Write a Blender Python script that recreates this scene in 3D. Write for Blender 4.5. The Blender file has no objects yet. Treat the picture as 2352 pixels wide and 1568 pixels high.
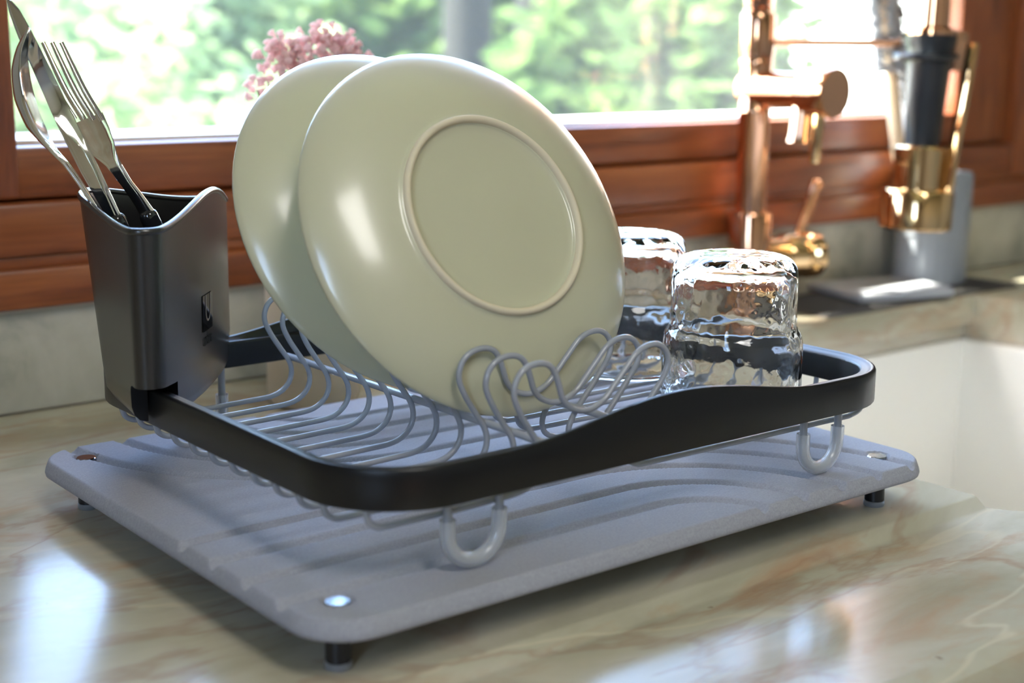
import bpy, bmesh, math, random
import numpy as np
from mathutils import Vector, Matrix

random.seed(7)
rng = np.random.default_rng(7)
SC = bpy.context.scene
COL = SC.collection

# ------------------------------------------------------------------ camera
cam = bpy.data.cameras.new('camera')
cam.sensor_width = 36.0
cam.lens = 3262.2037 / 2352.0 * 36.0
cam.clip_start = 0.02
cam.clip_end = 200
cam.dof.use_dof = True
cam.dof.focus_distance = 0.76
cam.dof.aperture_fstop = 6.0
camo = bpy.data.objects.new('camera', cam)
COL.objects.link(camo)
yaw, pitch, roll = 0.67354865, 0.20277443, 0.00767241
fw = Vector((math.sin(yaw) * math.cos(pitch), math.cos(yaw) * math.cos(pitch), -math.sin(pitch)))
rt = Vector((math.cos(yaw), -math.sin(yaw), 0))
up = rt.cross(fw)
r2v = rt * math.cos(roll) + up * math.sin(roll)
u2v = up * math.cos(roll) - rt * math.sin(roll)
mw = Matrix.Identity(4)
for i in range(3):
    mw[i][0], mw[i][1], mw[i][2] = r2v[i], u2v[i], -fw[i]
mw[0][3], mw[1][3], mw[2][3] = -0.29242638, -0.48189125, 0.25563101
camo.matrix_world = mw
SC.camera = camo

# ------------------------------------------------------------------ world, sun, exposure
SUN_DIR = Vector((-0.50, 0.35, 0.79)).normalized()          # towards the sun
world = bpy.data.worlds.new('sky')
SC.world = world
world.use_nodes = True
wn = world.node_tree.nodes
wl = world.node_tree.links
wn.clear()
wo = wn.new('ShaderNodeOutputWorld')
wb = wn.new('ShaderNodeBackground')
sky = wn.new('ShaderNodeTexSky')
sky.sky_type = 'NISHITA'
sky.sun_disc = False
sky.sun_elevation = math.asin(SUN_DIR.z)
sky.sun_rotation = math.atan2(SUN_DIR.x, SUN_DIR.y)
sky.air_density = 1.0
sky.dust_density = 1.2
sky.ozone_density = 1.0
wb.inputs['Strength'].default_value = 1.25
wl.new(sky.outputs[0], wb.inputs[0])
wl.new(wb.outputs[0], wo.inputs[0])

sun = bpy.data.lights.new('sun', 'SUN')
sun.energy = 24.0
sun.angle = math.radians(0.6)
sun.color = (1.0, 0.95, 0.86)
suno = bpy.data.objects.new('sun', sun)
COL.objects.link(suno)
suno.rotation_euler = SUN_DIR.to_track_quat('Z', 'Y').to_euler()
suno.location = SUN_DIR * 8

SC.view_settings.view_transform = 'Standard'
SC.view_settings.look = 'None'
SC.view_settings.gamma = 1.0
SC.view_settings.use_curve_mapping = False
SC.view_settings.exposure = 1.55
SC.cycles.transparent_max_bounces = 16
SC.cycles.transmission_bounces = 14
SC.cycles.max_bounces = 14
SC.cycles.diffuse_bounces = 5
SC.cycles.glossy_bounces = 6
SC.cycles.sample_clamp_indirect = 8.0
SC.cycles.blur_glossy = 0.5


def portal(name, loc, size, rot):
    l = bpy.data.lights.new(name, 'AREA')
    l.shape = 'RECTANGLE'
    l.size, l.size_y = size
    l.cycles.is_portal = True
    o = bpy.data.objects.new(name, l)
    COL.objects.link(o)
    o.location = loc
    o.rotation_euler = rot
    return o


# daylight enters through the window over the sink and an unseen window added in the left wall for fill
portal('sky_portal', (0.60, 0.60, 0.77), (1.10, 1.18), (math.radians(-90), 0, 0))
portal('sky_portal', (-1.66, -1.25, 0.90), (0.9, 0.5), (0, math.radians(-90), 0))


# ------------------------------------------------------------------ material helpers
def mat(name, color=(0.8, 0.8, 0.8), rough=0.5, metal=0.0, spec=0.5, coat=0.0, coat_rough=0.1):
    m = bpy.data.materials.new(name)
    m.use_nodes = True
    b = m.node_tree.nodes['Principled BSDF']
    b.inputs['Base Color'].default_value = (*color, 1)
    b.inputs['Roughness'].default_value = rough
    b.inputs['Metallic'].default_value = metal
    b.inputs['Specular IOR Level'].default_value = spec
    b.inputs['Coat Weight'].default_value = coat
    b.inputs['Coat Roughness'].default_value = coat_rough
    return m


def N(m, t):
    return m.node_tree.nodes.new(t)


def L(m, a, b):
    m.node_tree.links.new(a, b)


def bsdf(m):
    return m.node_tree.nodes['Principled BSDF']


def coords(m, scale=(1, 1, 1), kind='Object', rot=(0, 0, 0)):
    tc = N(m, 'ShaderNodeTexCoord')
    mp = N(m, 'ShaderNodeMapping')
    mp.inputs['Scale'].default_value = scale
    mp.inputs['Rotation'].default_value = rot
    L(m, tc.outputs[kind], mp.inputs[0])
    return mp.outputs[0]


def noise(m, vec, scale, detail=4, rough=0.55, dist=0.0):
    n = N(m, 'ShaderNodeTexNoise')
    n.inputs['Scale'].default_value = scale
    n.inputs['Detail'].default_value = detail
    n.inputs['Roughness'].default_value = rough
    n.inputs['Distortion'].default_value = dist
    L(m, vec, n.inputs['Vector'])
    return n.outputs['Fac']


def ramp(m, fac, stops):
    r = N(m, 'ShaderNodeValToRGB')
    el = r.color_ramp.elements
    while len(el) < len(stops):
        el.new(0.5)
    for e, (pos, c) in zip(el, stops):
        e.position = pos
        e.color = (*c, 1) if len(c) == 3 else c
    L(m, fac, r.inputs[0])
    return r.outputs[0]


def mixc(m, fac, a, b, mode='MIX'):
    x = N(m, 'ShaderNodeMix')
    x.data_type = 'RGBA'
    x.blend_type = mode
    for s, v in ((x.inputs[0], fac), (x.inputs[6], a), (x.inputs[7], b)):
        if hasattr(v, 'links'):
            L(m, v, s)
        elif isinstance(v, tuple):
            s.default_value = (*v, 1)
        else:
            s.default_value = v
    return x.outputs[2]


def bump(m, height, strength=0.3, dist=0.001):
    b = N(m, 'ShaderNodeBump')
    b.inputs['Strength'].default_value = strength
    b.inputs['Distance'].default_value = dist
    L(m, height, b.inputs['Height'])
    L(m, b.outputs[0], bsdf(m).inputs['Normal'])


def set_rough(m, fac, lo, hi):
    r = N(m, 'ShaderNodeMapRange')
    r.inputs['To Min'].default_value = lo
    r.inputs['To Max'].default_value = hi
    L(m, fac, r.inputs['Value'])
    L(m, r.outputs[0], bsdf(m).inputs['Roughness'])


# ------------------------------------------------------------------ materials
M = {}


def make_wood():
    m = mat('varnished_wood', rough=0.35, coat=0.25, coat_rough=0.25)
    v = coords(m, (1.0, 9.0, 9.0))
    n1 = noise(m, v, 5.0, 6, 0.6, 0.8)
    n2 = noise(m, coords(m, (2.0, 60.0, 60.0)), 6.0, 3, 0.6)
    c = ramp(m, n1, [(0.25, (0.115, 0.027, 0.008)), (0.5, (0.27, 0.070, 0.018)), (0.78, (0.42, 0.13, 0.036))])
    c2 = ramp(m, n2, [(0.35, (0.62, 0.62, 0.62)), (0.65, (1, 1, 1))])
    L(m, mixc(m, 0.6, c, c2, 'MULTIPLY'), bsdf(m).inputs['Base Color'])
    bump(m, n2, 0.15, 0.0006)
    return m


def make_wood_v():
    m = mat('varnished_wood_upright', rough=0.35, coat=0.25, coat_rough=0.25)
    v = coords(m, (9.0, 9.0, 1.0))
    n1 = noise(m, v, 5.0, 6, 0.6, 0.8)
    n2 = noise(m, coords(m, (60.0, 60.0, 2.0)), 6.0, 3, 0.6)
    c = ramp(m, n1, [(0.25, (0.115, 0.027, 0.008)), (0.5, (0.27, 0.070, 0.018)), (0.78, (0.42, 0.13, 0.036))])
    c2 = ramp(m, n2, [(0.35, (0.62, 0.62, 0.62)), (0.65, (1, 1, 1))])
    L(m, mixc(m, 0.6, c, c2, 'MULTIPLY'), bsdf(m).inputs['Base Color'])
    return m


def make_marble():
    m = mat('polished_onyx_marble', rough=0.2, spec=0.7)
    v = coords(m, (1.6, 4.2, 4.2), rot=(0, 0, 0.22))
    n1 = noise(m, v, 2.0, 7, 0.58, 0.9)
    n2 = noise(m, coords(m, (1.8, 5.0, 5.0), rot=(0, 0, 0.35)), 3.2, 6, 0.62, 1.2)
    base = ramp(m, n1, [(0.22, (0.30, 0.27, 0.18)), (0.42, (0.44, 0.40, 0.29)), (0.6, (0.55, 0.50, 0.39)), (0.8, (0.40, 0.37, 0.27))])
    rust = ramp(m, n2, [(0.52, (0, 0, 0)), (0.74, (0.62, 0.62, 0.62))])
    c = mixc(m, rust, base, (0.44, 0.22, 0.10))
    # thin pale and dark veins
    n3 = noise(m, coords(m, (1.0, 2.6, 2.6), rot=(0, 0, 0.12)), 2.2, 4, 0.5, 0.6)
    vein = ramp(m, n3, [(0.488, (0, 0, 0)), (0.498, (0.45, 0.45, 0.45)), (0.508, (0, 0, 0))])
    c = mixc(m, vein, c, (0.66, 0.57, 0.40))
    n5 = noise(m, coords(m, (1.5, 4.0, 4.0), rot=(0, 0, 0.2)), 2.4, 5, 0.55, 0.8)
    vein2 = ramp(m, n5, [(0.47, (0, 0, 0)), (0.5, (0.35, 0.35, 0.35)), (0.53, (0, 0, 0))])
    c = mixc(m, vein2, c, (0.30, 0.15, 0.09))
    n4 = noise(m, coords(m, (1, 1, 1)), 60.0, 3, 0.6)
    sp = ramp(m, n4, [(0.72, (0, 0, 0)), (0.78, (0.6, 0.6, 0.6))])
    c = mixc(m, sp, c, (0.14, 0.09, 0.06))
    L(m, c, bsdf(m).inputs['Base Color'])
    set_rough(m, n1, 0.13, 0.24)
    bump(m, noise(m, coords(m), 260.0, 2), 0.05, 0.0004)
    return m


def make_splash():
    m = mat('stone_backsplash', rough=0.45)
    n1 = noise(m, coords(m, (1, 1, 1)), 14.0, 7, 0.62, 0.6)
    c = ramp(m, n1, [(0.3, (0.26, 0.25, 0.20)), (0.48, (0.46, 0.43, 0.34)), (0.7, (0.58, 0.54, 0.44))])
    L(m, c, bsdf(m).inputs['Base Color'])
    return m


def make_diatomite():
    m = mat('grey_diatomite_stone', rough=0.9, spec=0.2)
    n1 = noise(m, coords(m), 900.0, 3, 0.7)
    n2 = noise(m, coords(m, (40, 400, 40)), 4.0, 4, 0.7)
    c = ramp(m, n1, [(0.3, (0.30, 0.30, 0.33)), (0.7, (0.38, 0.38, 0.415))])
    c2 = ramp(m, n2, [(0.3, (0.88, 0.88, 0.88)), (0.7, (1, 1, 1))])
    L(m, mixc(m, 1.0, c, c2, 'MULTIPLY'), bsdf(m).inputs['Base Color'])
    bump(m, n1, 0.25, 0.0004)
    return m


M['wood'] = make_wood()
M['wood_v'] = make_wood_v()
M['marble'] = make_marble()
M['splash'] = make_splash()
M['diatom'] = make_diatomite()
M['black'] = mat('charcoal_satin_plastic', (0.006, 0.006, 0.006), 0.36, spec=0.38)
_n = noise(M['black'], coords(M['black']), 1500.0, 2)
bump(M['black'], _n, 0.08, 0.0002)
M['cup'] = mat('black_brushed_nickel_plastic', (0.013, 0.012, 0.011), 0.27, spec=1.0)
M['cupin'] = mat('black_plastic_inside', (0.008, 0.008, 0.009), 0.4)
M['logo'] = mat('logo_gloss_black', (0.004, 0.004, 0.006), 0.06, spec=0.9)
M['logoline'] = mat('logo_line', (0.22, 0.20, 0.17), 0.4, metal=0.5)
M['wire'] = mat('grey_coated_wire', (0.32, 0.33, 0.355), 0.22, spec=0.6)
M['sili'] = mat('clear_silicone', (0.96, 0.97, 0.98), 0.22, spec=0.5)
bsdf(M['sili']).inputs['Transmission Weight'].default_value = 0.82
bsdf(M['sili']).inputs['IOR'].default_value = 1.36
M['pad'] = mat('clear_foot_pad', (0.7, 0.72, 0.74), 0.3, spec=0.4)
bsdf(M['pad']).inputs['Transmission Weight'].default_value = 0.7
bsdf(M['pad']).inputs['IOR'].default_value = 1.2
M['footblk'] = mat('black_foot', (0.012, 0.012, 0.014), 0.35)
M['capmetal'] = mat('dark_mirror_cap', (0.32, 0.34, 0.38), 0.12, metal=1.0)
M['glaze'] = mat('sage_glaze', (0.50, 0.46, 0.315), 0.38, spec=0.4, coat=0.9, coat_rough=0.17)
_n = noise(M['glaze'], coords(M['glaze']), 9.0, 4)
L(M['glaze'], ramp(M['glaze'], _n, [(0.3, (0.49, 0.465, 0.315)), (0.7, (0.525, 0.50, 0.34))]), bsdf(M['glaze']).inputs['Base Color'])
M['bisque'] = mat('unglazed_ring', (0.66, 0.57, 0.40), 0.75)
M['steel'] = mat('polished_steel', (0.82, 0.81, 0.79), 0.10, metal=1.0)
M['handle'] = mat('glossy_black_handle', (0.01, 0.01, 0.011), 0.09, spec=0.7)
M['copper'] = mat('polished_copper', (0.74, 0.40, 0.24), 0.11, metal=1.0)
M['gold'] = mat('polished_rose_gold', (0.80, 0.53, 0.27), 0.09, metal=1.0)
M['grip'] = mat('black_rubber_grip', (0.014, 0.015, 0.018), 0.32, spec=0.5)
M['sink'] = mat('cream_ceramic', (0.90, 0.865, 0.79), 0.30, coat=0.3)
M['plaster'] = mat('warm_grey_plaster', (0.34, 0.32, 0.29), 0.9)
_n = noise(M['plaster'], coords(M['plaster']), 12.0, 5)
bump(M['plaster'], _n, 0.1, 0.002)
M['floor'] = mat('terracotta_floor', (0.14, 0.08, 0.055), 0.5)
M['ceil'] = mat('white_ceiling', (0.70, 0.69, 0.67), 0.9)
M['holder'] = mat('blue_grey_holder', (0.27, 0.29, 0.32), 0.5)
M['soap'] = mat('grey_stone_tray', (0.36, 0.37, 0.39), 0.7)
M['mat'] = mat('dark_grey_silicone_mat', (0.085, 0.08, 0.075), 0.65, spec=0.3)
M['bristle'] = mat('grey_bristle', (0.42, 0.43, 0.44), 0.7)
M['beech'] = mat('pale_beech', (0.78, 0.58, 0.36), 0.5)
M['white'] = mat('white_plastic', (0.85, 0.85, 0.84), 0.35)
M['vase'] = mat('frosted_beige_vase', (0.66, 0.58, 0.46), 0.4)
M['stem'] = mat('dried_stem', (0.30, 0.22, 0.12), 0.8)
M['render_sill'] = mat('white_outer_sill', (0.82, 0.82, 0.82), 0.8)
M['screw'] = mat('pale_metal_screw', (0.75, 0.70, 0.62), 0.4, metal=0.6)
M['caulk'] = mat('pale_caulk', (0.62, 0.58, 0.50), 0.7)


def make_glass(name, scale, strength, disp):
    m = bpy.data.materials.new(name)
    m.use_nodes = True
    nt = m.node_tree
    nt.nodes.clear()
    out = nt.nodes.new('ShaderNodeOutputMaterial')
    g = nt.nodes.new('ShaderNodeBsdfGlass')
    g.inputs['Color'].default_value = (0.985, 0.99, 0.99, 1)
    g.inputs['Roughness'].default_value = 0.0
    g.inputs['IOR'].default_value = 1.46
    v = coords(m)
    vo = N(m, 'ShaderNodeTexVoronoi')
    vo.feature = 'SMOOTH_F1'
    vo.inputs['Scale'].default_value = scale
    vo.inputs['Smoothness'].default_value = 0.6
    L(m, v, vo.inputs['Vector'])
    b = N(m, 'ShaderNodeBump')
    b.inputs['Strength'].default_value = strength
    b.inputs['Distance'].default_value = disp
    L(m, vo.outputs['Distance'], b.inputs['Height'])
    L(m, b.outputs[0], g.inputs['Normal'])
    L(m, g.outputs[0], out.inputs[0])
    return m


M['glass'] = make_glass('hammered_glass', 150.0, 0.17, 0.0020)

_m = bpy.data.materials.new('window_pane_glass')
_m.use_nodes = True
_m.node_tree.nodes.clear()
_o = N(_m, 'ShaderNodeOutputMaterial')
_t = N(_m, 'ShaderNodeBsdfTransparent')
_t.inputs[0].default_value = (0.95, 0.97, 0.96, 1)
_g = N(_m, 'ShaderNodeBsdfGlossy')
_g.inputs['Roughness'].default_value = 0.0
_d = N(_m, 'ShaderNodeBsdfTranslucent')
_d.inputs[0].default_value = (0.9, 0.92, 0.95, 1)
_lw = N(_m, 'ShaderNodeLayerWeight')
_lw.inputs['Blend'].default_value = 0.5
_pw = N(_m, 'ShaderNodeMath')
_pw.operation = 'POWER'
_pw.inputs[1].default_value = 4.0
L(_m, _lw.outputs['Facing'], _pw.inputs[0])
_f = N(_m, 'ShaderNodeMapRange')
_f.inputs['To Min'].default_value = 0.025
_f.inputs['To Max'].default_value = 0.55
L(_m, _pw.outputs[0], _f.inputs['Value'])
_x1 = N(_m, 'ShaderNodeMixShader')
_x1.inputs[0].default_value = 0.013
_x2 = N(_m, 'ShaderNodeMixShader')
L(_m, _t.outputs[0], _x1.inputs[1])
L(_m, _d.outputs[0], _x1.inputs[2])
L(_m, _f.outputs[0], _x2.inputs[0])
L(_m, _x1.outputs[0], _x2.inputs[1])
L(_m, _g.outputs[0], _x2.inputs[2])
L(_m, _x2.outputs[0], _o.inputs[0])
M['pane'] = _m


def make_leaf(name, c1, c2, tr=0.45):
    m = bpy.data.materials.new(name)
    m.use_nodes = True
    nt = m.node_tree
    nt.nodes.clear()
    out = nt.nodes.new('ShaderNodeOutputMaterial')
    d = nt.nodes.new('ShaderNodeBsdfDiffuse')
    t = nt.nodes.new('ShaderNodeBsdfTranslucent')
    x = nt.nodes.new('ShaderNodeMixShader')
    x.inputs[0].default_value = tr
    fac = noise(m, coords(m), 2.3, 3)
    c = ramp(m, fac, [(0.3, c1), (0.7, c2)])
    L(m, c, d.inputs[0])
    L(m, c, t.inputs[0])
    L(m, d.outputs[0], x.inputs[1])
    L(m, t.outputs[0], x.inputs[2])
    L(m, x.outputs[0], out.inputs[0])
    return m


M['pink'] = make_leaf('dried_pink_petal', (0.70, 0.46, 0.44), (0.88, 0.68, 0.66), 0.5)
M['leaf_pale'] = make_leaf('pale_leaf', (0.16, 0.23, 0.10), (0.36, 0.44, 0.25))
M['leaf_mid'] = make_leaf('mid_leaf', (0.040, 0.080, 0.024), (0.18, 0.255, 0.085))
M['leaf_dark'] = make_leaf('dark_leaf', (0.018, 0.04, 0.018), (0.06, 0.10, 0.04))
M['bark'] = mat('tree_bark', (0.016, 0.016, 0.014), 0.95, spec=0.1)
M['grass'] = mat('lawn_grass', (0.14, 0.19, 0.07), 0.9)
M['render'] = mat('white_render', (0.86, 0.86, 0.84), 0.9)
M['rooftile'] = mat('roof_tile', (0.42, 0.18, 0.10), 0.8)


# ------------------------------------------------------------------ mesh helpers
def link_mesh(name, verts, faces, material, parent=None, smooth=True, sharp=None):
    me = bpy.data.meshes.new(name)
    me.from_pydata([tuple(v) for v in verts], [], [tuple(f) for f in faces])
    me.update()
    o = bpy.data.objects.new(name, me)
    COL.objects.link(o)
    if material is not None:
        me.materials.append(material)
    if parent is not None:
        o.parent = parent
    if smooth:
        me.polygons.foreach_set('use_smooth', [True] * len(me.polygons))
        if sharp is not None:
            me.set_sharp_from_angle(angle=math.radians(sharp))
    return o


def from_bm(name, bm, material, parent=None, smooth=True, sharp=35):
    bmesh.ops.recalc_face_normals(bm, faces=bm.faces)
    me = bpy.data.meshes.new(name)
    bm.to_mesh(me)
    bm.free()
    me.materials.append(material)
    o = bpy.data.objects.new(name, me)
    COL.objects.link(o)
    if parent is not None:
        o.parent = parent
    if smooth:
        me.polygons.foreach_set('use_smooth', [True] * len(me.polygons))
        me.set_sharp_from_angle(angle=math.radians(sharp))
    return o


def empty(name, loc=(0, 0, 0), rot=(0, 0, 0)):
    o = bpy.data.objects.new(name, None)
    o.empty_display_size = 0.02
    COL.objects.link(o)
    o.location = loc
    o.rotation_euler = rot
    return o


def tag(o, label=None, cat=None, group=None, kind=None):
    if label:
        o['label'] = label
    if cat:
        o['category'] = cat
    if group:
        o['group'] = group
    if kind:
        o['kind'] = kind
    return o


def catmull(pts, per=8, closed=False):
    P = np.array(pts, float)
    n = len(P)
    out = []
    rngi = range(n if closed else n - 1)
    for i in rngi:
        if closed:
            p0, p1, p2, p3 = P[(i - 1) % n], P[i], P[(i + 1) % n], P[(i + 2) % n]
        else:
            p1, p2 = P[i], P[i + 1]
            p0 = P[i - 1] if i > 0 else 2 * p1 - p2
            p3 = P[i + 2] if i + 2 < n else 2 * p2 - p1
        for k in range(per):
            t = k / per
            out.append(0.5 * ((2 * p1) + (-p0 + p2) * t + (2 * p0 - 5 * p1 + 4 * p2 - p3) * t * t + (-p0 + 3 * p1 - 3 * p2 + p3) * t ** 3))
    if not closed:
        out.append(P[-1])
    return np.array(out)


def tube_data(path, r, n=10, closed=False, cap=True):
    P = np.array(path, float)
    m = len(P)
    rr = np.full(m, r) if np.isscalar(r) else np.array(r, float)
    T = np.zeros_like(P)
    for i in range(m):
        if closed:
            T[i] = P[(i + 1) % m] - P[(i - 1) % m]
        else:
            T[i] = P[min(i + 1, m - 1)] - P[max(i - 1, 0)]
        T[i] /= max(np.linalg.norm(T[i]), 1e-12)
    a = np.array([0, 0, 1.0]) if abs(T[0][2]) < 0.9 else np.array([0, 1.0, 0])
    nrm = np.cross(T[0], a)
    nrm /= np.linalg.norm(nrm)
    verts, faces = [], []
    for i in range(m):
        nrm = nrm - T[i] * (nrm @ T[i])
        nrm /= np.linalg.norm(nrm)
        b = np.cross(T[i], nrm)
        for k in range(n):
            an = 2 * math.pi * k / n
            verts.append(P[i] + rr[i] * (math.cos(an) * nrm + math.sin(an) * b))
    segs = m if closed else m - 1
    for i in range(segs):
        j = (i + 1) % m
        for k in range(n):
            k2 = (k + 1) % n
            faces.append((i * n + k, i * n + k2, j * n + k2, j * n + k))
    if cap and not closed:
        faces.append(tuple(reversed(range(n))))
        faces.append(tuple((m - 1) * n + k for k in range(n)))
    return verts, faces


def tube(name, path, r, material, parent=None, n=10, closed=False):
    v, f = tube_data(path, r, n, closed)
    return link_mesh(name, v, f, material, parent, True, 50)


def lathe_data(profile, n=48, axis=None):
    """profile: list of (r, z); closes to the axis where r == 0."""
    verts, faces, rows = [], [], []
    for r, z in profile:
        if r < 1e-7:
            rows.append([len(verts)])
            verts.append((0, 0, z))
        else:
            rows.append(list(range(len(verts), len(verts) + n)))
            for k in range(n):
                a = 2 * math.pi * k / n
                verts.append((r * math.cos(a), r * math.sin(a), z))
    for a, b in zip(rows[:-1], rows[1:]):
        if len(a) == 1 and len(b) == 1:
            continue
        for k in range(n):
            k2 = (k + 1) % n
            if len(a) == 1:
                faces.append((a[0], b[k], b[k2]))
            elif len(b) == 1:
                faces.append((a[k2], a[k], b[0]))
            else:
                faces.append((a[k], b[k], b[k2], a[k2]))
    return verts, faces


def lathe(name, profile, material, parent=None, n=48, mtx=None, sharp=40):
    v, f = lathe_data(profile, n)
    if mtx is not None:
        v = [tuple(mtx @ Vector(x)) for x in v]
    bm = bmesh.new()
    bv = [bm.verts.new(x) for x in v]
    for q in f:
        bm.faces.new([bv[i] for i in q])
    bmesh.ops.remove_doubles(bm, verts=bm.verts, dist=1e-7)
    return from_bm(name, bm, material, parent, True, sharp)


def bm_box(bm, lo, hi, bev=0.0, seg=2):
    vs = [bm.verts.new((x, y, z)) for z in (lo[2], hi[2]) for y in (lo[1], hi[1]) for x in (lo[0], hi[0])]
    idx = [(0, 2, 3, 1), (4, 5, 7, 6), (0, 1, 5, 4), (2, 6, 7, 3), (0, 4, 6, 2), (1, 3, 7, 5)]
    fs = [bm.faces.new([vs[i] for i in q]) for q in idx]
    if bev > 0:
        es = list({e for f in fs for e in f.edges})
        bmesh.ops.bevel(bm, geom=es, offset=bev, segments=seg, profile=0.5, affect='EDGES')


def box(name, lo, hi, material, parent=None, bev=0.0, seg=2):
    bm = bmesh.new()
    bm_box(bm, lo, hi, bev, seg)
    return from_bm(name, bm, material, parent, True, 35)


def extrude_x(bm, poly_yz, x0, x1):
    a = [bm.verts.new((x0, y, z)) for y, z in poly_yz]
    b = [bm.verts.new((x1, y, z)) for y, z in poly_yz]
    n = len(a)
    for i in range(n):
        j = (i + 1) % n
        bm.faces.new((a[i], a[j], b[j], b[i]))
    bm.faces.new(list(reversed(a)))
    bm.faces.new(b)


def axis_matrix(origin, direction):
    d = Vector(direction).normalized()
    return Matrix.Translation(Vector(origin)) @ d.to_track_quat('Z', 'Y').to_matrix().to_4x4()


# ================================================================== THE ROOM
WY = 0.512           # face of the window wall
ZF = -0.92
ZC = 1.55
RX0, RX1, RY0 = -1.6, 2.3, -2.6


def struct(o):
    o['kind'] = 'structure'
    return o


struct(box('floor', (RX0, RY0, ZF - 0.05), (RX1, WY + 0.12, ZF), M['floor']))
struct(box('ceiling', (RX0, RY0, ZC), (RX1, WY + 0.12, ZC + 0.05), M['ceil']))
# ceiling lamp added out of view behind the camera for the plates' highlights
lamp = tag(empty('added_ceiling_lamp', (-0.17, -1.36, ZC)), 'unseen rectangular white lamp added over the kitchen floor', 'lamp')
lh = box('housing', (-0.25, -0.60, -0.045), (0.25, 0.60, 0.0), M['white'], None, 0.006)
lh.parent = lamp
ll = bpy.data.lights.new('lamp_panel', 'AREA')
ll.shape = 'RECTANGLE'
ll.size, ll.size_y = 0.40, 1.10
ll.energy = 7.0
ll.color = (1.0, 0.97, 0.93)
llo = bpy.data.objects.new('lamp_panel', ll)
COL.objects.link(llo)
llo.location = (0, 0, -0.047)
llo.parent = lamp
OX0, OX1, OZ0, OZ1 = -0.06, 1.33, 0.075, 1.44     # hole for the window unit
bm = bmesh.new()
bm_box(bm, (RX0, WY, ZF), (OX0, WY + 0.12, ZC))
bm_box(bm, (OX1, WY, ZF), (RX1, WY + 0.12, ZC))
bm_box(bm, (OX0, WY, ZF), (OX1, WY + 0.12, OZ0))
bm_box(bm, (OX0, WY, OZ1), (OX1, WY + 0.12, ZC))
struct(from_bm('wall_window', bm, M['plaster']))
struct(box('wall_right', (RX1, RY0, ZF), (RX1 + 0.1, WY + 0.12, ZC), M['plaster']))
struct(box('wall_behind', (RX0, RY0 - 0.1, ZF), (RX1, RY0, ZC), M['plaster']))
LW = (-1.50, -1.00, 0.45, 1.35)                  # window opening added for fill light: y0 y1 z0 z1
bm = bmesh.new()
bm_box(bm, (RX0 - 0.1, RY0, ZF), (RX0, LW[0], ZC))
bm_box(bm, (RX0 - 0.1, LW[1], ZF), (RX0, WY + 0.12, ZC))
bm_box(bm, (RX0 - 0.1, LW[0], ZF), (RX0, LW[1], LW[2]))
bm_box(bm, (RX0 - 0.1, LW[0], LW[3]), (RX0, LW[1], ZC))
struct(from_bm('wall_left', bm, M['plaster']))

# ------------------------------------------------------------------ the wooden window over the sink
win = struct(empty('window_1', (0.6, WY, 0.075)))


def wpart(name, lo, hi, m, bev=0.003):
    o = box(name, lo, hi, m, None, bev)
    o.parent = win
    o.matrix_parent_inverse = Matrix.Translation(Vector(win.location)).inverted()
    return o


# fixed outer frame
wpart('frame_sill', (OX0, 0.486, 0.076), (1.36, WY + 0.12, 0.104), M['wood'])
wpart('frame_groove_strip', (OX0, 0.4935, 0.104), (1.36, WY + 0.11, 0.112), M['wood'], 0.0015)
wpart('frame_rail', (-0.0225, 0.4905, 0.112), (1.2555, WY + 0.12, 0.149), M['wood'])
wpart('frame_stile', (OX0 - 0.02, 0.490, 0.112), (-0.022, WY + 0.12, OZ1), M['wood_v'])
wpart('frame_stile', (1.255, 0.490, 0.112), (1.345, WY + 0.12, OZ1), M['wood_v'])
wpart('frame_stile', (1.344, 0.470, 0.076), (1.47, WY + 0.06, OZ1 + 0.05), M['wood_v'])
wpart('frame_head', (OX0, 0.490, OZ1 - 0.06), (OX1, WY + 0.12, OZ1 + 0.02), M['wood'])
wpart('outer_sill', (OX0, 0.55, 0.150), (OX1, 0.74, 0.182), M['render_sill'], 0.003)
# the sash that opens
wpart('sash_rail', (0.051, 0.502, 0.151), (1.150, 0.545, 0.187), M['wood'])
wpart('sash_rail', (0.051, 0.502, 1.325), (1.150, 0.545, 1.378), M['wood'])
wpart('sash_stile', (-0.020, 0.500, 0.151), (0.055, 0.547, 1.378), M['wood_v'])
wpart('sash_stile', (1.146, 0.500, 0.151), (1.250, 0.547, 1.378), M['wood_v'])
wpart('glazing_bead', (0.055, 0.522, 0.187), (1.146, 0.534, 0.1905), M['white'], 0.001)
pane = wpart('pane', (0.052, 0.5365, 0.185), (1.149, 0.5385, 1.330), M['pane'], 0.0)
_sc = lathe('latch_screw', [(0, 0.0045), (0.003, 0.0042), (0.0055, 0.0025), (0.006, 0.0), (0, 0.0)], M['screw'], None, 20, axis_matrix((1.298, 0.4902, 0.184), (0, -1, 0)))
_sc.parent = win
_sc.matrix_parent_inverse = Matrix.Translation(Vector(win.location)).inverted()

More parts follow.
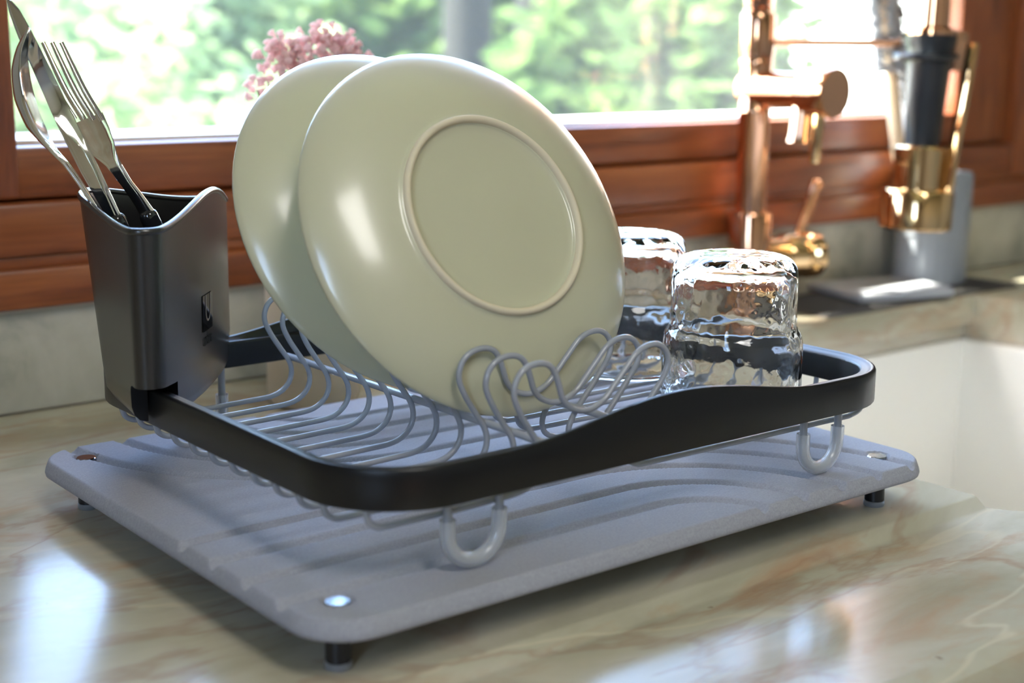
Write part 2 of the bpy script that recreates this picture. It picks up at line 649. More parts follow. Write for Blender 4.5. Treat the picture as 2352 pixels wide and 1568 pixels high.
# ------------------------------------------------------------------ countertop, backsplash, sink
SX0, SX1, SY0, SY1 = 0.423, 1.035, -0.060, 0.384
bm = bmesh.new()
front = [(-0.150, -0.045), (-0.158, -0.040), (-0.162, -0.030), (-0.161, -0.018), (-0.156, -0.010), (-0.149, -0.0065), (-0.142, -0.006)]
extrude_x(bm, front + [(-0.036, -0.006), (-0.0325, -0.0055), (-0.0265, -0.0008), (-0.024, 0.0), (WY, 0.0), (WY, -0.045)], -1.2, SX0)
extrude_x(bm, front + [(SY0 - 0.004, -0.006), (SY0, -0.010), (SY0, -0.045)], SX0, SX1)
extrude_x(bm, front + [(-0.036, -0.006), (-0.0325, -0.0055), (-0.0265, -0.0008), (-0.024, 0.0), (WY, 0.0), (WY, -0.045)], SX1, RX1)
extrude_x(bm, [(SY1, -0.030), (SY1, -0.005), (SY1 + 0.001, -0.002), (SY1 + 0.004, 0.0), (WY, 0.0), (WY, -0.045), (SY1 + 0.01, -0.045), (SY1 + 0.01, -0.030)], SX0, SX1)
# rounded inside corner at the front left of the sink cut-out
R_ = 0.042
pts = [(SX0, SY0), (SX0, SY0 + R_)] + [(SX0 + R_ - R_ * math.cos(a), SY0 + R_ - R_ * math.sin(a)) for a in np.linspace(0, math.pi / 2, 9)][1:]
lo_ = [bm.verts.new((x, y, -0.045)) for x, y in pts]
hi_ = [bm.verts.new((x, y, -0.0062)) for x, y in pts]
for i in range(len(pts)):
    j = (i + 1) % len(pts)
    bm.faces.new((lo_[i], lo_[j], hi_[j], hi_[i]))
bm.faces.new(hi_)
bm.faces.new(list(reversed(lo_)))
ctop = from_bm('countertop', bm, M['marble'], None, True, 30)
tag(ctop, 'polished green-beige onyx marble countertop with rust veins', 'countertop')
_b = ctop.modifiers.new('bevel', 'BEVEL')
_b.width = 0.0022
_b.segments = 2
_b.limit_method = 'ANGLE'
_b.angle_limit = math.radians(50)

bs = box('backsplash', (-1.2, 0.497, 0.0006), (RX1, WY, 0.0735), M['splash'], None, 0.003)
tag(bs, 'low mottled stone backsplash strip under the wooden window', 'backsplash')
ck = tube('caulk_bead', [(-1.2, 0.4955, 0.0745), (0.5, 0.4955, 0.0745), (RX1 - 0.01, 0.4955, 0.0745)], 0.0016, M['caulk'], None, 6)
struct(ck)

sk = empty('sink', (0.7, 0.16, -0.24))
tag(sk, 'cream ceramic sink basin let into the marble counter', 'sink')


def spart(name, lo, hi, bev=0.004):
    o = box(name, lo, hi, M['sink'], sk, bev)
    o.matrix_parent_inverse = Matrix.Translation(Vector(sk.location)).inverted()
    return o


spart('basin_wall', (SX0 + 0.006, SY1 + 0.004, -0.24), (SX1 + 0.03, SY1 + 0.03, -0.046))
spart('basin_wall', (SX1 - 0.012, SY0 - 0.02, -0.24), (SX1 + 0.02, SY1 + 0.03, -0.046))
spart('basin_wall', (SX0 - 0.02, SY0 - 0.02, -0.24), (SX0 + 0.006, SY1 + 0.03, -0.046))
spart('basin_wall', (SX0 - 0.02, SY0 - 0.03, -0.24), (SX1 + 0.02, SY0 - 0.005, -0.046))
spart('basin_floor', (SX0 - 0.02, SY0 - 0.03, -0.26), (SX1 + 0.03, SY1 + 0.03, -0.236))
cab = box('base_cabinet', (-1.2, -0.12, ZF + 0.1), (RX1, 0.49, -0.27), M['white'], None, 0.004)
struct(cab)
cab.name = 'trim_1'

# ================================================================== DRYING BOARD
board = tag(empty('drying_board', (0.18, 0.1325, 0.0)), 'grey stone drying board with curved grooves and black feet', 'drying board')
BX0, BX1, BY0, BY1 = -0.0195, 0.3795, -0.0230, 0.2890
ZB = 0.0301
CR = 0.024
cap_pos = [(0.0, 0.0), (0.36, 0.0), (0.0, 0.2672), (0.36, 0.2672)]


def groove_depth(x, y):
    d = 1.0
    if x > 0.195:
        rr = math.hypot(x - 0.195, y + 0.033)
        for k in range(5):
            d = min(d, abs(rr - (0.0435 + 0.0305 * k)))
    else:
        for k in range(4):
            d = min(d, abs(y - (0.0105 + 0.0305 * k)))
    if x < 0.165:
        rr = math.hypot(x - 0.165, y - 0.298)
        for k in range(5):
            d = min(d, abs(rr - (0.0435 + 0.0305 * k)))
    else:
        for k in range(4):
            d = min(d, abs(y - (0.2545 - 0.0305 * k)))
    if 0.165 <= x <= 0.195:
        d = min(d, abs(y - 0.1325))
    w = 0.0043
    g = 0.0
    if d < w:
        t = d / w
        g = 0.0036 * (1 - t * t)
    for cxp, cyp in cap_pos:
        if math.hypot(x - cxp, y - cyp) < 0.0067:
            g = max(g, 0.0022)
    return g


def build_board():
    nx, ny = 320, 258
    xs = np.linspace(BX0, BX1, nx + 1)
    ys = np.linspace(BY0, BY1, ny + 1)

    def snap(x, y):
        cx_ = min(max(x, BX0 + CR), BX1 - CR)
        cy_ = min(max(y, BY0 + CR), BY1 - CR)
        dx, dy = x - cx_, y - cy_
        d = math.hypot(dx, dy)
        if dx != 0 and dy != 0 and d > CR:
            return cx_ + dx / d * CR, cy_ + dy / d * CR, True
        return x, y, False

    idx, verts, outm = {}, [], {}
    faces = []
    for j in range(ny):
        for i in range(nx):
            q = [(i, j), (i + 1, j), (i + 1, j + 1), (i, j + 1)]
            s = [snap(xs[a], ys[b]) for a, b in q]
            if all(t[2] for t in s):
                continue
            f = []
            for (a, b), t in zip(q, s):
                if (a, b) not in idx:
                    idx[(a, b)] = len(verts)
                    verts.append((t[0], t[1], ZB - groove_depth(t[0], t[1])))
                f.append(idx[(a, b)])
            faces.append(f)
    me_ed = {}
    for f in faces:
        for a, b in zip(f, f[1:] + f[:1]):
            me_ed[(a, b)] = me_ed.get((a, b), 0) + 1
    border = {a: b for (a, b) in me_ed if (b, a) not in me_ed}
    start = next(iter(border))
    loop = [start]
    while border[loop[-1]] != start:
        loop.append(border[loop[-1]])
    prof = [(0.0006, 0.0002), (0.0013, 0.0009), (0.0020, 0.0026), (0.0030, 0.0052), (0.0034, 0.0070), (0.0030, 0.0086), (0.0016, 0.0096), (-0.001, 0.0100)]
    prev = loop
    for off, dn in prof:
        cur = []
        for vi in loop:
            x, y, z = verts[vi]
            cx_ = min(max(x, BX0 + CR), BX1 - CR)
            cy_ = min(max(y, BY0 + CR), BY1 - CR)
            dx, dy = x - cx_, y - cy_
            d = math.hypot(dx, dy) or 1
            cur.append(len(verts))
            verts.append((x + dx / d * off, y + dy / d * off, min(z - 0.0002, ZB - dn)))
        n = len(loop)
        for k in range(n):
            k2 = (k + 1) % n
            faces.append((prev[k2], prev[k], cur[k], cur[k2]))
        prev = cur
    faces.append(tuple(prev))
    return verts, faces


bv_, bf_ = build_board()
slab = link_mesh('slab', bv_, bf_, M['diatom'], board, True, 50)
slab.matrix_parent_inverse = Matrix.Translation(Vector(board.location)).inverted()


def put(o, parent):
    o.parent = parent
    o.matrix_parent_inverse = parent.matrix_basis.inverted() if parent.type == 'EMPTY' else Matrix.Identity(4)
    return o


for cxp, cyp in cap_pos:
    T = Matrix.Translation((cxp, cyp, 0))
    ft = put(lathe('foot', [(0, 0.0032), (0.0052, 0.0032), (0.0056, 0.0036), (0.0056, 0.0215), (0, 0.0215)], M['footblk'], None, 28, T), board)
    cp = lathe('foot_cap', [(0, 0.0240), (0.0056, 0.0240), (0.0056, 0.0292), (0.0051, 0.0297), (0, 0.0297)], M['capmetal'], None, 28, T)
    put(cp, board)
    pd = lathe('foot_pad', [(0, 0.0), (0.0056, 0.0), (0.0060, 0.0006), (0.0060, 0.0026), (0.0055, 0.0032), (0, 0.0032)], M['pad'], None, 28, T)
    put(pd, ft)

# ================================================================== DISH RACK
rack = tag(empty('dish_rack', (0.185, 0.1285, 0.0301)), 'black framed dish rack with grey wire loops standing on the stone board', 'dish rack')
FX0, FX1, FY0, FY1 = 0.001, 0.3605, -0.019, 0.276
FR = 0.047
FZ0, FZ1 = 0.0668, 0.0856


def rrect_path(off, n_arc=12, n_str=36):
    """points of the frame outline moved inwards by off, with outward normals"""
    pts = []
    x0, x1, y0, y1 = FX0, FX1, FY0, FY1
    cs = [(x1 - FR, y0 + FR, -90), (x1 - FR, y1 - FR, 0), (x0 + FR, y1 - FR, 90), (x0 + FR, y0 + FR, 180)]
    starts = [((x0 + FR, y0), (x1 - FR, y0)), ((x1, y0 + FR), (x1, y1 - FR)), ((x1 - FR, y1), (x0 + FR, y1)), ((x0, y1 - FR), (x0, y0 + FR))]
    nrm = [(0, -1), (1, 0), (0, 1), (-1, 0)]
    for s in range(4):
        (ax, ay), (bx, by) = starts[s]
        for k in range(n_str):
            t = k / n_str
            pts.append((ax + (bx - ax) * t - nrm[s][0] * off, ay + (by - ay) * t - nrm[s][1] * off))
        cx_, cy_, a0 = cs[s]
        for k in range(n_arc):
            a = math.radians(a0 + 90 * k / n_arc)
            pts.append((cx_ + (FR - off) * math.cos(a), cy_ + (FR - off) * math.sin(a)))
    return pts


def top_z(x, y):
    b = 0.0
    if y < FY0 + 0.02 or y > FY1 - 0.02:
        t = (x - 0.182) / 0.108
        if abs(t) < 1:
            b = 0.0118 * math.cos(t * math.pi / 2) ** 2
    return b


prof = [(0.0004, 0.0), (0.0, 0.0006), (0.0, 0.0140), (0.0, 0.0172), (0.0006, 0.0184), (0.0018, 0.0188), (0.0032, 0.0182),
        (0.0048, 0.0176), (0.0074, 0.0176), (0.0084, 0.0170), (0.0088, 0.0158), (0.0088, 0.0026), (0.0075, 0.0026), (0.0075, 0.0140), (0.0018, 0.0140), (0.0017, 0.0003)]
bumpw = [0, 0, 0.45, 0.9, 1, 1, 1] + [0] * 9
outl = [rrect_path(o) for o, _ in prof]
nP = len(outl[0])
verts, faces = [], []
for k, (o, dz) in enumerate(prof):
    for (x, y), (xo, yo) in zip(outl[k], outl[0]):
        verts.append((x, y, FZ0 + dz + bumpw[k] * top_z(xo, yo)))
nK = len(prof)
for k in range(nK):
    k2 = (k + 1) % nK
    for i in range(nP):
        i2 = (i + 1) % nP
        faces.append((k * nP + i, k * nP + i2, k2 * nP + i2, k2 * nP + i))
fr = put(link_mesh('frame', verts, faces, M['black'], None, True, 55), rack)

# bent wires, one per slot: profile in x-z, repeated along y
WPROF = [(0.0060, 0.0780), (0.0061, 0.0720), (0.0064, 0.0660), (0.0082, 0.0602), (0.0125, 0.0573), (0.0190, 0.0567), (0.0340, 0.0567), (0.0630, 0.0568),
         (0.0830, 0.0572), (0.0964, 0.0577), (0.1040, 0.0599), (0.1093, 0.0646), (0.1111, 0.0707), (0.1095, 0.0774), (0.1036, 0.0862), (0.0981, 0.0947),
         (0.0945, 0.1028), (0.0952, 0.1092), (0.0986, 0.1138), (0.1039, 0.1162), (0.1101, 0.1164), (0.1152, 0.1145), (0.1184, 0.1104), (0.1210, 0.1038),
         (0.1230, 0.0982), (0.1271, 0.0937), (0.1330, 0.0909), (0.1386, 0.0903), (0.1441, 0.0914), (0.1498, 0.0944), (0.1558, 0.1003), (0.1631, 0.1077),
         (0.1688, 0.1132), (0.1749, 0.1161), (0.1814, 0.1166), (0.1867, 0.1146), (0.1901, 0.1104), (0.1905, 0.1050), (0.1874, 0.0990), (0.1819, 0.0926),
         (0.1763, 0.0863), (0.1697, 0.0791), (0.1649, 0.0728), (0.1630, 0.0672), (0.1649, 0.0616), (0.1707, 0.0584), (0.1783, 0.0576), (0.2088, 0.0574),
         (0.2600, 0.0572), (0.3100, 0.0570), (0.3320, 0.0569), (0.3440, 0.0570), (0.3520, 0.0590), (0.3550, 0.0645), (0.3555, 0.0710), (0.3556, 0.0780)]
wc = catmull([(x, 0, z) for x, z in WPROF], 4)
wv, wf = tube_data(wc, 0.0015, 9)
w0 = put(link_mesh('wire', wv, wf, M['wire'], None, True, 60), rack)
WY0, WSP = 0.0010, 0.0208
w0.location = (0, WY0 + WSP, 0)
# the wire next to the front of the frame is shorter: its ends clear the rounded corners
WF = [(max(x, 0.0) if 0.03 < x < 0.335 else (x + 0.0085 if x < 0.03 else x - 0.0095), z) for x, z in WPROF]
wv, wf = tube_data(catmull([(x, WY0, z) for x, z in WF], 4), 0.0015, 9)
put(link_mesh('wire', wv, wf, M['wire'], None, True, 60), rack)
for k in range(2, 12):
    w = w0.copy()
    COL.objects.link(w)
    w.location = (0, WY0 + WSP * k, 0)
for rx in (0.1118, 0.1664):
    put(tube('cross_rod', [(rx, -0.0070, 0.0790), (rx, -0.0062, 0.0790), (rx, 0.1, 0.0790), (rx, 0.2350, 0.0790), (rx, 0.2360, 0.0790)],
             [0.0012, 0.0019, 0.0019, 0.0019, 0.0011], M['wire'], None, 12), rack)
# U-shaped feet with clear silicone sleeves
def u_path(zt, ext=0):
    hw, zc = 0.0143, 0.0301 + 0.0037 + 0.0143
    pts = [(-hw, 0, zt), (-hw, 0, (zt + zc) / 2)]
    pts += [(-hw * math.cos(a), 0, zc - hw * math.sin(a)) for a in np.linspace(0, math.pi, 15)]
    pts += [(hw, 0, (zt + zc) / 2), (hw, 0, zt)]
    return pts


for fx in (0.068, 0.3035):
    for fy in (-0.0042, 0.2620):
        v, f = tube_data(u_path(0.0785), 0.0021, 12)
        o = link_mesh('foot', [(a[0] + fx, a[1] + fy, a[2]) for a in v], f, M['wire'], None, True, 60)
        put(o, rack)
        # sleeve: an open tube with wall thickness
        v1, f1 = tube_data(u_path(0.0550), 0.0037, 16, cap=False)
        v2, f2 = tube_data(u_path(0.0550), 0.0025, 16, cap=False)
        n1 = len(v1)
        m_ = n1 // 16
        fs = list(f1) + [tuple(reversed([i + n1 for i in q])) for q in f2]
        for k in range(16):
            k2 = (k + 1) % 16
            fs.append((k, n1 + k, n1 + k2, k2))
            a = (m_ - 1) * 16
            fs.append((a + k2, n1 + a + k2, n1 + a + k, a + k))
        c = link_mesh('foot_sleeve', [(a[0] + fx, a[1] + fy, a[2]) for a in v1 + v2], fs, M['sili'], None, True, 60)
        put(c, o)

# ================================================================== UTENSIL CUP
CV = [-0.022632, 0.116538, 0.000987, 0.008, 0.045316, 0.009765, 0.001837, 0.164467, 0.176770, 0.175816, 0.006809, -0.001530, 0.091531]
Q2 = math.sqrt(0.5)


def cup_plan():
    e1, f1, d, rv, ra, bi, bo = CV[:7]

    def fillet(Pm, V, Pn, r, n):
        a = Pm - V
        a = a / np.linalg.norm(a)
        b = Pn - V
        b = b / np.linalg.norm(b)
        ang = math.acos(max(-1, min(1, a @ b)))
        t = r / math.tan(ang / 2)
        h = (a + b) / np.linalg.norm(a + b)
        c = V + h * r / math.sin(ang / 2)
        s, e = V + a * t - c, V + b * t - c
        a0, a1 = math.atan2(s[1], s[0]), math.atan2(e[1], e[0])
        dd = (a1 - a0 + math.pi) % (2 * math.pi) - math.pi
        k = np.linspace(0, 1, n)
        return c + r * np.stack([np.cos(a0 + dd * k), np.sin(a0 + dd * k)], 1)

    F, A, G = np.array([e1, f1]), np.array([-d, -d]), np.array([f1, e1])
    p1, p2, p3 = fillet(G, F, A, rv, 14), fillet(F, A, G, ra, 22), fillet(A, G, F, rv, 14)

    def seg(a, b, m=14):
        k = np.linspace(0, 1, m + 2)[1:-1, None]
        return a + (b - a) * k

    pts = np.vstack([p1, seg(p1[-1], p2[0]), p2, seg(p2[-1], p3[0]), p3, seg(p3[-1], p1[0], 30)])
    s, w = (pts[:, 0] - pts[:, 1]) * Q2, (pts[:, 0] + pts[:, 1]) * Q2
    sm = np.abs(s).max()
    wv_ = w[np.abs(s).argmax()]
    inner = w >= wv_ - 1e-9
    w = w + np.where(inner, bi, -bo) * (1 - (s / sm) ** 2)
    return s, w, sm, wv_


CS, CW, CSM, CWV = cup_plan()


def cup_xy(s, w):
    e, f = (s + w) * Q2, (w - s) * Q2
    x, y = e, 0.276 - f
    dx, dy = x - 0.045, y - 0.23
    c, sn = math.cos(CV[12]), math.sin(CV[12])
    xw, yw = 0.045 + c * dx - sn * dy + CV[10], 0.23 + sn * dx + c * dy + CV[11]
    return 0.045 + (xw - 0.045) * 0.9875 - 0.0055, 0.23 + (yw - 0.23) * 0.9875 - 0.0078


def cup_rim_z(s, w):
    g = 0.5 + 0.5 * math.cos(max(-1, min(1, s / CSM)) * math.pi)
    return 0.0034 + CV[7] + ((CV[8] if w >= CWV else CV[9]) - CV[7]) * g


cup = tag(empty('utensil_cup', (0.05, 0.235, 0.066)), 'black wavy-rimmed cutlery cup clipped over the corner of the rack', 'cutlery cup')
ZBOT, ZFLO = 0.0690, 0.0985
nC = len(CS)


def cup_ring(t, z_of, inset=0.0):
    """t: 1 at the rim, 0 at the bottom; the outer wall leans in towards the bottom"""
    out = []
    for s, w in zip(CS, CW):
        w2 = w
        if w < CWV:
            w2 = w + (1 - t) * 0.0100 * (1 - (s / CSM) ** 2)
        else:
            w2 = w - (1 - t) * 0.003 * (1 - (s / CSM) ** 2)
        out.append((s, w2))
    pts = np.array(out)
    if inset:
        nxt, prv = np.roll(pts, -1, 0), np.roll(pts, 1, 0)
        tg = nxt - prv
        tg /= np.linalg.norm(tg, axis=1)[:, None]
        nr = np.stack([tg[:, 1], -tg[:, 0]], 1)
        cen = np.array([0, 0.5 * (CW.min() + CW.max())])
        sg = np.sign(((pts - cen) * nr).sum(1))
        pts = pts - nr * sg[:, None] * inset
    return [(*cup_xy(a, b), z_of(s0, w0_)) for (a, b), s0, w0_ in zip(pts, CS, CW)]


def zlev(t):
    return lambda s, w: ZBOT + t * (cup_rim_z(s, w) - ZBOT)


rings = []
rings.append(cup_ring(0, lambda s, w: ZBOT, 0.0075))
rings.append(cup_ring(0, lambda s, w: ZBOT + 0.0012, 0.0038))
rings.append(cup_ring(0, lambda s, w: ZBOT + 0.0040, 0.0012))
rings.append(cup_ring(0.08, lambda s, w: ZBOT + 0.0085, 0.0))
for t in (0.2, 0.35, 0.5, 0.65, 0.8, 0.92, 1.0):
    rings.append(cup_ring(t, zlev(t), 0.0))
rings.append(cup_ring(1.0, zlev(1.0), 0.0022))
for t in (0.8, 0.6):
    rings.append(cup_ring(t, zlev(t), 0.0024))
rings.append(cup_ring(0.34, lambda s, w: ZFLO, 0.0026))
bm = bmesh.new()
br = [[bm.verts.new(p_) for p_ in r] for r in rings]
for a, b in zip(br[:-1], br[1:]):
    for i in range(nC):
        j = (i + 1) % nC
        bm.faces.new((a[i], a[j], b[j], b[i]))
bm.faces.new(list(reversed(br[0])))
bm.faces.new(br[-1])
body = from_bm('body', bm, M['cup'], None, True, 40)
body.data.materials.append(M['cupin'])
# slot for the rack frame, cut out of the underside
bm = bmesh.new()
po, pi_ = rrect_path(-0.0014), rrect_path(0.0118)
vo1 = [bm.verts.new((x, y, 0.050)) for x, y in po]
vi1 = [bm.verts.new((x, y, 0.050)) for x, y in pi_]
vo2 = [bm.verts.new((x, y, 0.0895)) for x, y in po]
vi2 = [bm.verts.new((x, y, 0.0895)) for x, y in pi_]
for i in range(len(po)):
    j = (i + 1) % len(po)
    bm.faces.new((vo1[i], vo1[j], vo2[j], vo2[i]))
    bm.faces.new((vi1[j], vi1[i], vi2[i], vi2[j]))
    bm.faces.new((vo2[i], vo2[j], vi2[j], vi2[i]))
    bm.faces.new((vo1[j], vo1[i], vi1[i], vi1[j]))
cut1 = from_bm('slot_cutter', bm, M['cupin'], None, False)
# the front point of the cup is cut away too, so that only a tongue hangs outside the frame
bm = bmesh.new()
bm_box(bm, (-0.040, 0.090, 0.0502), (0.0120, 0.1800, 0.0897), 0.004, 3)
cut2 = from_bm('slot_cutter', bm, M['cupin'], None, False)
for cut in (cut1, cut2):
    md = body.modifiers.new('slot', 'BOOLEAN')
    md.operation = 'DIFFERENCE'
    md.solver = 'MANIFOLD'
    md.object = cut
bpy.context.view_layer.update()
dg = bpy.context.evaluated_depsgraph_get()
nm = bpy.data.meshes.new_from_object(body.evaluated_get(dg))
body.modifiers.clear()
body.data = nm
bpy.data.objects.remove(cut1)
bpy.data.objects.remove(cut2)
nm.polygons.foreach_set('use_smooth', [True] * len(nm.polygons))
nm.set_sharp_from_angle(angle=math.radians(40))
put(body, cup)
put(tube('rim', cup_ring(1.0, zlev(1.0), 0.0008), 0.0019, M['cup'], None, 8, True), cup)


# logo plate and lettering on the inner face
def face_pt(s, z, off):
    e1, f1, bi = CV[0], CV[1], CV[5]
    w = (e1 + f1) * Q2 + bi * (1 - (s / CSM) ** 2) - (1 - (z - ZBOT) / (0.175 - ZBOT)) * 0.003 * (1 - (s / CSM) ** 2)
    x, y = cup_xy(s, w + off)
    return (x, y, z)


LS, LZ, LWD, LHT = -0.0105, 0.1165, 0.0100, 0.0098


def face_patch(name, quads, off, m, parent):
    v, f = [], []
    for q in quads:
        b = len(v)
        v += [face_pt(LS + a, LZ + c, off) for a, c in q]
        f.append(tuple(range(b, b + len(q))))
    return put(link_mesh(name, v, f, m, None, False), parent)


cols = np.linspace(-LWD, LWD, 9)
lgp = face_patch('logo_plate', [[(a, -LHT), (b, -LHT), (b, LHT), (a, LHT)] for a, b in zip(cols[:-1], cols[1:])], 0.0004, M['logo'], cup)
ul = [(-0.0046, LHT), (-0.0046, 0.001)] + [(-0.0046 * math.cos(a) * 1.0, 0.001 - 0.0055 * math.sin(a)) for a in np.linspace(0.2, math.pi - 0.2, 9)] + [(0.0046, 0.001), (0.0046, LHT)]
uq = []
for (a, b), (c, d) in zip(ul[:-1], ul[1:]):
    l_ = math.hypot(c - a, d - b) or 1
    nx_, ny_ = -(d - b) / l_ * 0.0006, (c - a) / l_ * 0.0006
    uq.append([(a - nx_, b - ny_), (c - nx_, d - ny_), (c + nx_, d + ny_), (a + nx_, b + ny_)])
face_patch('logo_letter', uq, 0.0006, M['logoline'], lgp)
cu = bpy.data.curves.new('lettering', 'FONT')
cu.body = 'umbra'
cu.size = 0.0078
cu.align_x = 'CENTER'
to = bpy.data.objects.new('lettering_src', cu)
COL.objects.link(to)
bpy.context.view_layer.update()
tm = bpy.data.meshes.new_from_object(to.evaluated_get(bpy.context.evaluated_depsgraph_get()))
bpy.data.objects.remove(to)
for v in tm.vertices:
    v.co = Vector(face_pt(LS + v.co.x * 0.86, LZ - LHT - 0.0078 + v.co.y * 1.25, 0.0004))
tm.materials.clear()
tm.materials.append(M['logo'])
lo = bpy.data.objects.new('lettering', tm)
COL.objects.link(lo)
put(lo, cup)

# ================================================================== CUTLERY
VN = np.array([0.41, 0.91, 0.0])
VN /= np.linalg.norm(VN)
VR = np.array([0.91, -0.41, 0.0])
VR /= np.linalg.norm(VR)


def ribbon(path, widths, thick, wdir, dish=None, nseg=9):
    """swept solid strip. wdir: width direction per station; dish: depth of the hollow per station"""
    P = np.array(path, float)
    m = len(P)
    verts, faces = [], []
    for i in range(m):
        T = P[min(i + 1, m - 1)] - P[max(i - 1, 0)]
        T /= np.linalg.norm(T)
        W = np.array(wdir[i] if isinstance(wdir, list) else wdir, float)
        W = W - T * (W @ T)
        W /= np.linalg.norm(W)
        Nn = np.cross(T, W)
        dsh = dish[i] if dish is not None else 0.0
        row_t, row_b = [], []
        for k in range(nseg):
            u = -1 + 2 * k / (nseg - 1)
            hollow = dsh * (1 - u * u)
            edge = thick[i] * (0.35 + 0.65 * math.sqrt(max(0, 1 - u ** 4)))
            c = P[i] + W * widths[i] * u - Nn * hollow
            row_t.append(c + Nn * edge / 2)
            row_b.append(c - Nn * edge / 2)
        verts += row_t + row_b[::-1]
    n2 = nseg * 2
    for i in range(m - 1):
        for k in range(n2):
            k2 = (k + 1) % n2
            faces.append((i * n2 + k, (i + 1) * n2 + k, (i + 1) * n2 + k2, i * n2 + k2))
    faces.append(tuple(range(n2)))
    faces.append(tuple(reversed(range((m - 1) * n2, m * n2))))
    return verts, faces


def arr(path, per=5):
    return catmull(path, per)


def interp(keys, n):
    k = np.linspace(0, 1, len(keys))
    return np.interp(np.linspace(0, 1, n), k, keys)


# spoon (nearest), concave side turned to the right
spoon = tag(empty('spoon', (0.03, 0.222, 0.10)), 'polished steel spoon, leftmost of the cutlery in the black cup', 'spoon')
sp_path = arr([(-0.0230, 0.2480, 0.2612), (-0.0256, 0.2490, 0.2510), (-0.0264, 0.2492, 0.2400), (-0.0250, 0.2486, 0.2270), (-0.0215, 0.2471, 0.2140),
               (-0.0165, 0.2448, 0.2025), (-0.0107, 0.2422, 0.1935), (-0.0040, 0.2392, 0.1820), (0.0030, 0.2360, 0.1680), (0.0110, 0.2325, 0.1480), (0.0270, 0.2250, 0.1040)])
ns = len(sp_path)
wd = interp([0.0010, 0.0100, 0.0155, 0.0175, 0.0150, 0.0085, 0.0040, 0.0034, 0.0036, 0.0040, 0.0045], ns)
th = interp([0.0012, 0.0014, 0.0014, 0.0014, 0.0016, 0.0020, 0.0026, 0.0026, 0.0026, 0.0026, 0.0026], ns)
ds = interp([0.0, 0.0030, 0.0055, 0.0065, 0.0055, 0.0020, 0, 0, 0, 0, 0], ns)
wdir = [VN * 0.995 + VR * 0.07] * ns
v, f = ribbon(sp_path, wd, th, wdir, ds, 11)
put(link_mesh('metal', v, f, M['steel'], None, True, 60), spoon)

# knife behind it
knife = tag(empty('knife', (0.042, 0.228, 0.10)), 'steel table knife with black handle standing between spoon and fork', 'knife')
kn = arr([(-0.0298, 0.2615, 0.2760), (-0.0268, 0.2600, 0.2690), (-0.0228, 0.2584, 0.2580), (-0.0165, 0.2556, 0.2410), (-0.0068, 0.2512, 0.2140), (0.0030, 0.2468, 0.1890), (0.0132, 0.2422, 0.1640)], 5)
nk = len(kn)
v, f = ribbon(kn, interp([0.0006, 0.0034, 0.0046, 0.0052, 0.0060, 0.0060, 0.0042], nk), interp([0.0007, 0.001, 0.0012, 0.0013, 0.0015, 0.0022, 0.004], nk),
              [VR * 0.80 - VN * 0.55] * nk, None, 7)
put(link_mesh('blade', v, f, M['steel'], None, True, 60), knife)
put(tube('handle', arr([(0.0128, 0.2424, 0.1652), (0.0146, 0.2416, 0.1608), (0.022, 0.238, 0.142), (0.0385, 0.2300, 0.1040)], 4),
         [0.0030, 0.0040, 0.0046, 0.0050] + [0.0052] * 9, M['handle'], None, 14), knife)

# fork
fork = tag(empty('fork', (0.055, 0.238, 0.10)), 'steel fork with black handle, rightmost of the cutlery in the black cup', 'fork')
fk = arr([(0.0030, 0.2622, 0.2150), (0.0060, 0.2608, 0.2070), (0.0094, 0.2592, 0.1990), (0.0135, 0.2574, 0.1915), (0.0196, 0.2547, 0.1806), (0.0245, 0.2526, 0.1725), (0.0290, 0.2505, 0.1640)], 5)
nf = len(fk)
FD = VR * 0.86 - VN * 0.50
v, f = ribbon(fk, interp([0.0098, 0.0096, 0.0080, 0.0046, 0.0036, 0.0040, 0.0044], nf), interp([0.0016, 0.0017, 0.002, 0.0022, 0.0024, 0.0026, 0.0034], nf),
              [FD] * nf, interp([0.0008, 0.001, 0.001, 0, 0, 0, 0], nf), 9)
put(link_mesh('neck', v, f, M['steel'], None, True, 60), fork)
fd_n = FD / np.linalg.norm(FD)
for q in (-0.0084, -0.0028, 0.0028, 0.0084):
    base = np.array([0.0033, 0.2620, 0.2140])
    tip = np.array([-0.0135, 0.2696, 0.2540])
    tp = arr([base + fd_n * q, base * 0.6 + tip * 0.4 + fd_n * q * 1.0 + VR * -0.0012, tip + fd_n * q * 0.98], 5)
    v, f = ribbon(tp, interp([0.0019, 0.0018, 0.0016, 0.0012], len(tp)), interp([0.0016, 0.0016, 0.0014, 0.001], len(tp)), [FD] * len(tp), None, 5)
    put(link_mesh('tine', v, f, M['steel'], None, True, 60), fork)
put(tube('handle', arr([(0.0284, 0.2508, 0.1655), (0.0300, 0.2500, 0.1612), (0.0370, 0.247, 0.143), (0.0520, 0.2400, 0.1045)], 4),
         [0.0030, 0.0040, 0.0046, 0.0050] + [0.0052] * 9, M['handle'], None, 14), fork)


for o_, q_ in ((spoon, -0.001), (knife, 0.0), (fork, 0.0060)):
    o_.location += Vector((-0.0040, -0.0090, 0.0034)) + Vector(VR) * q_

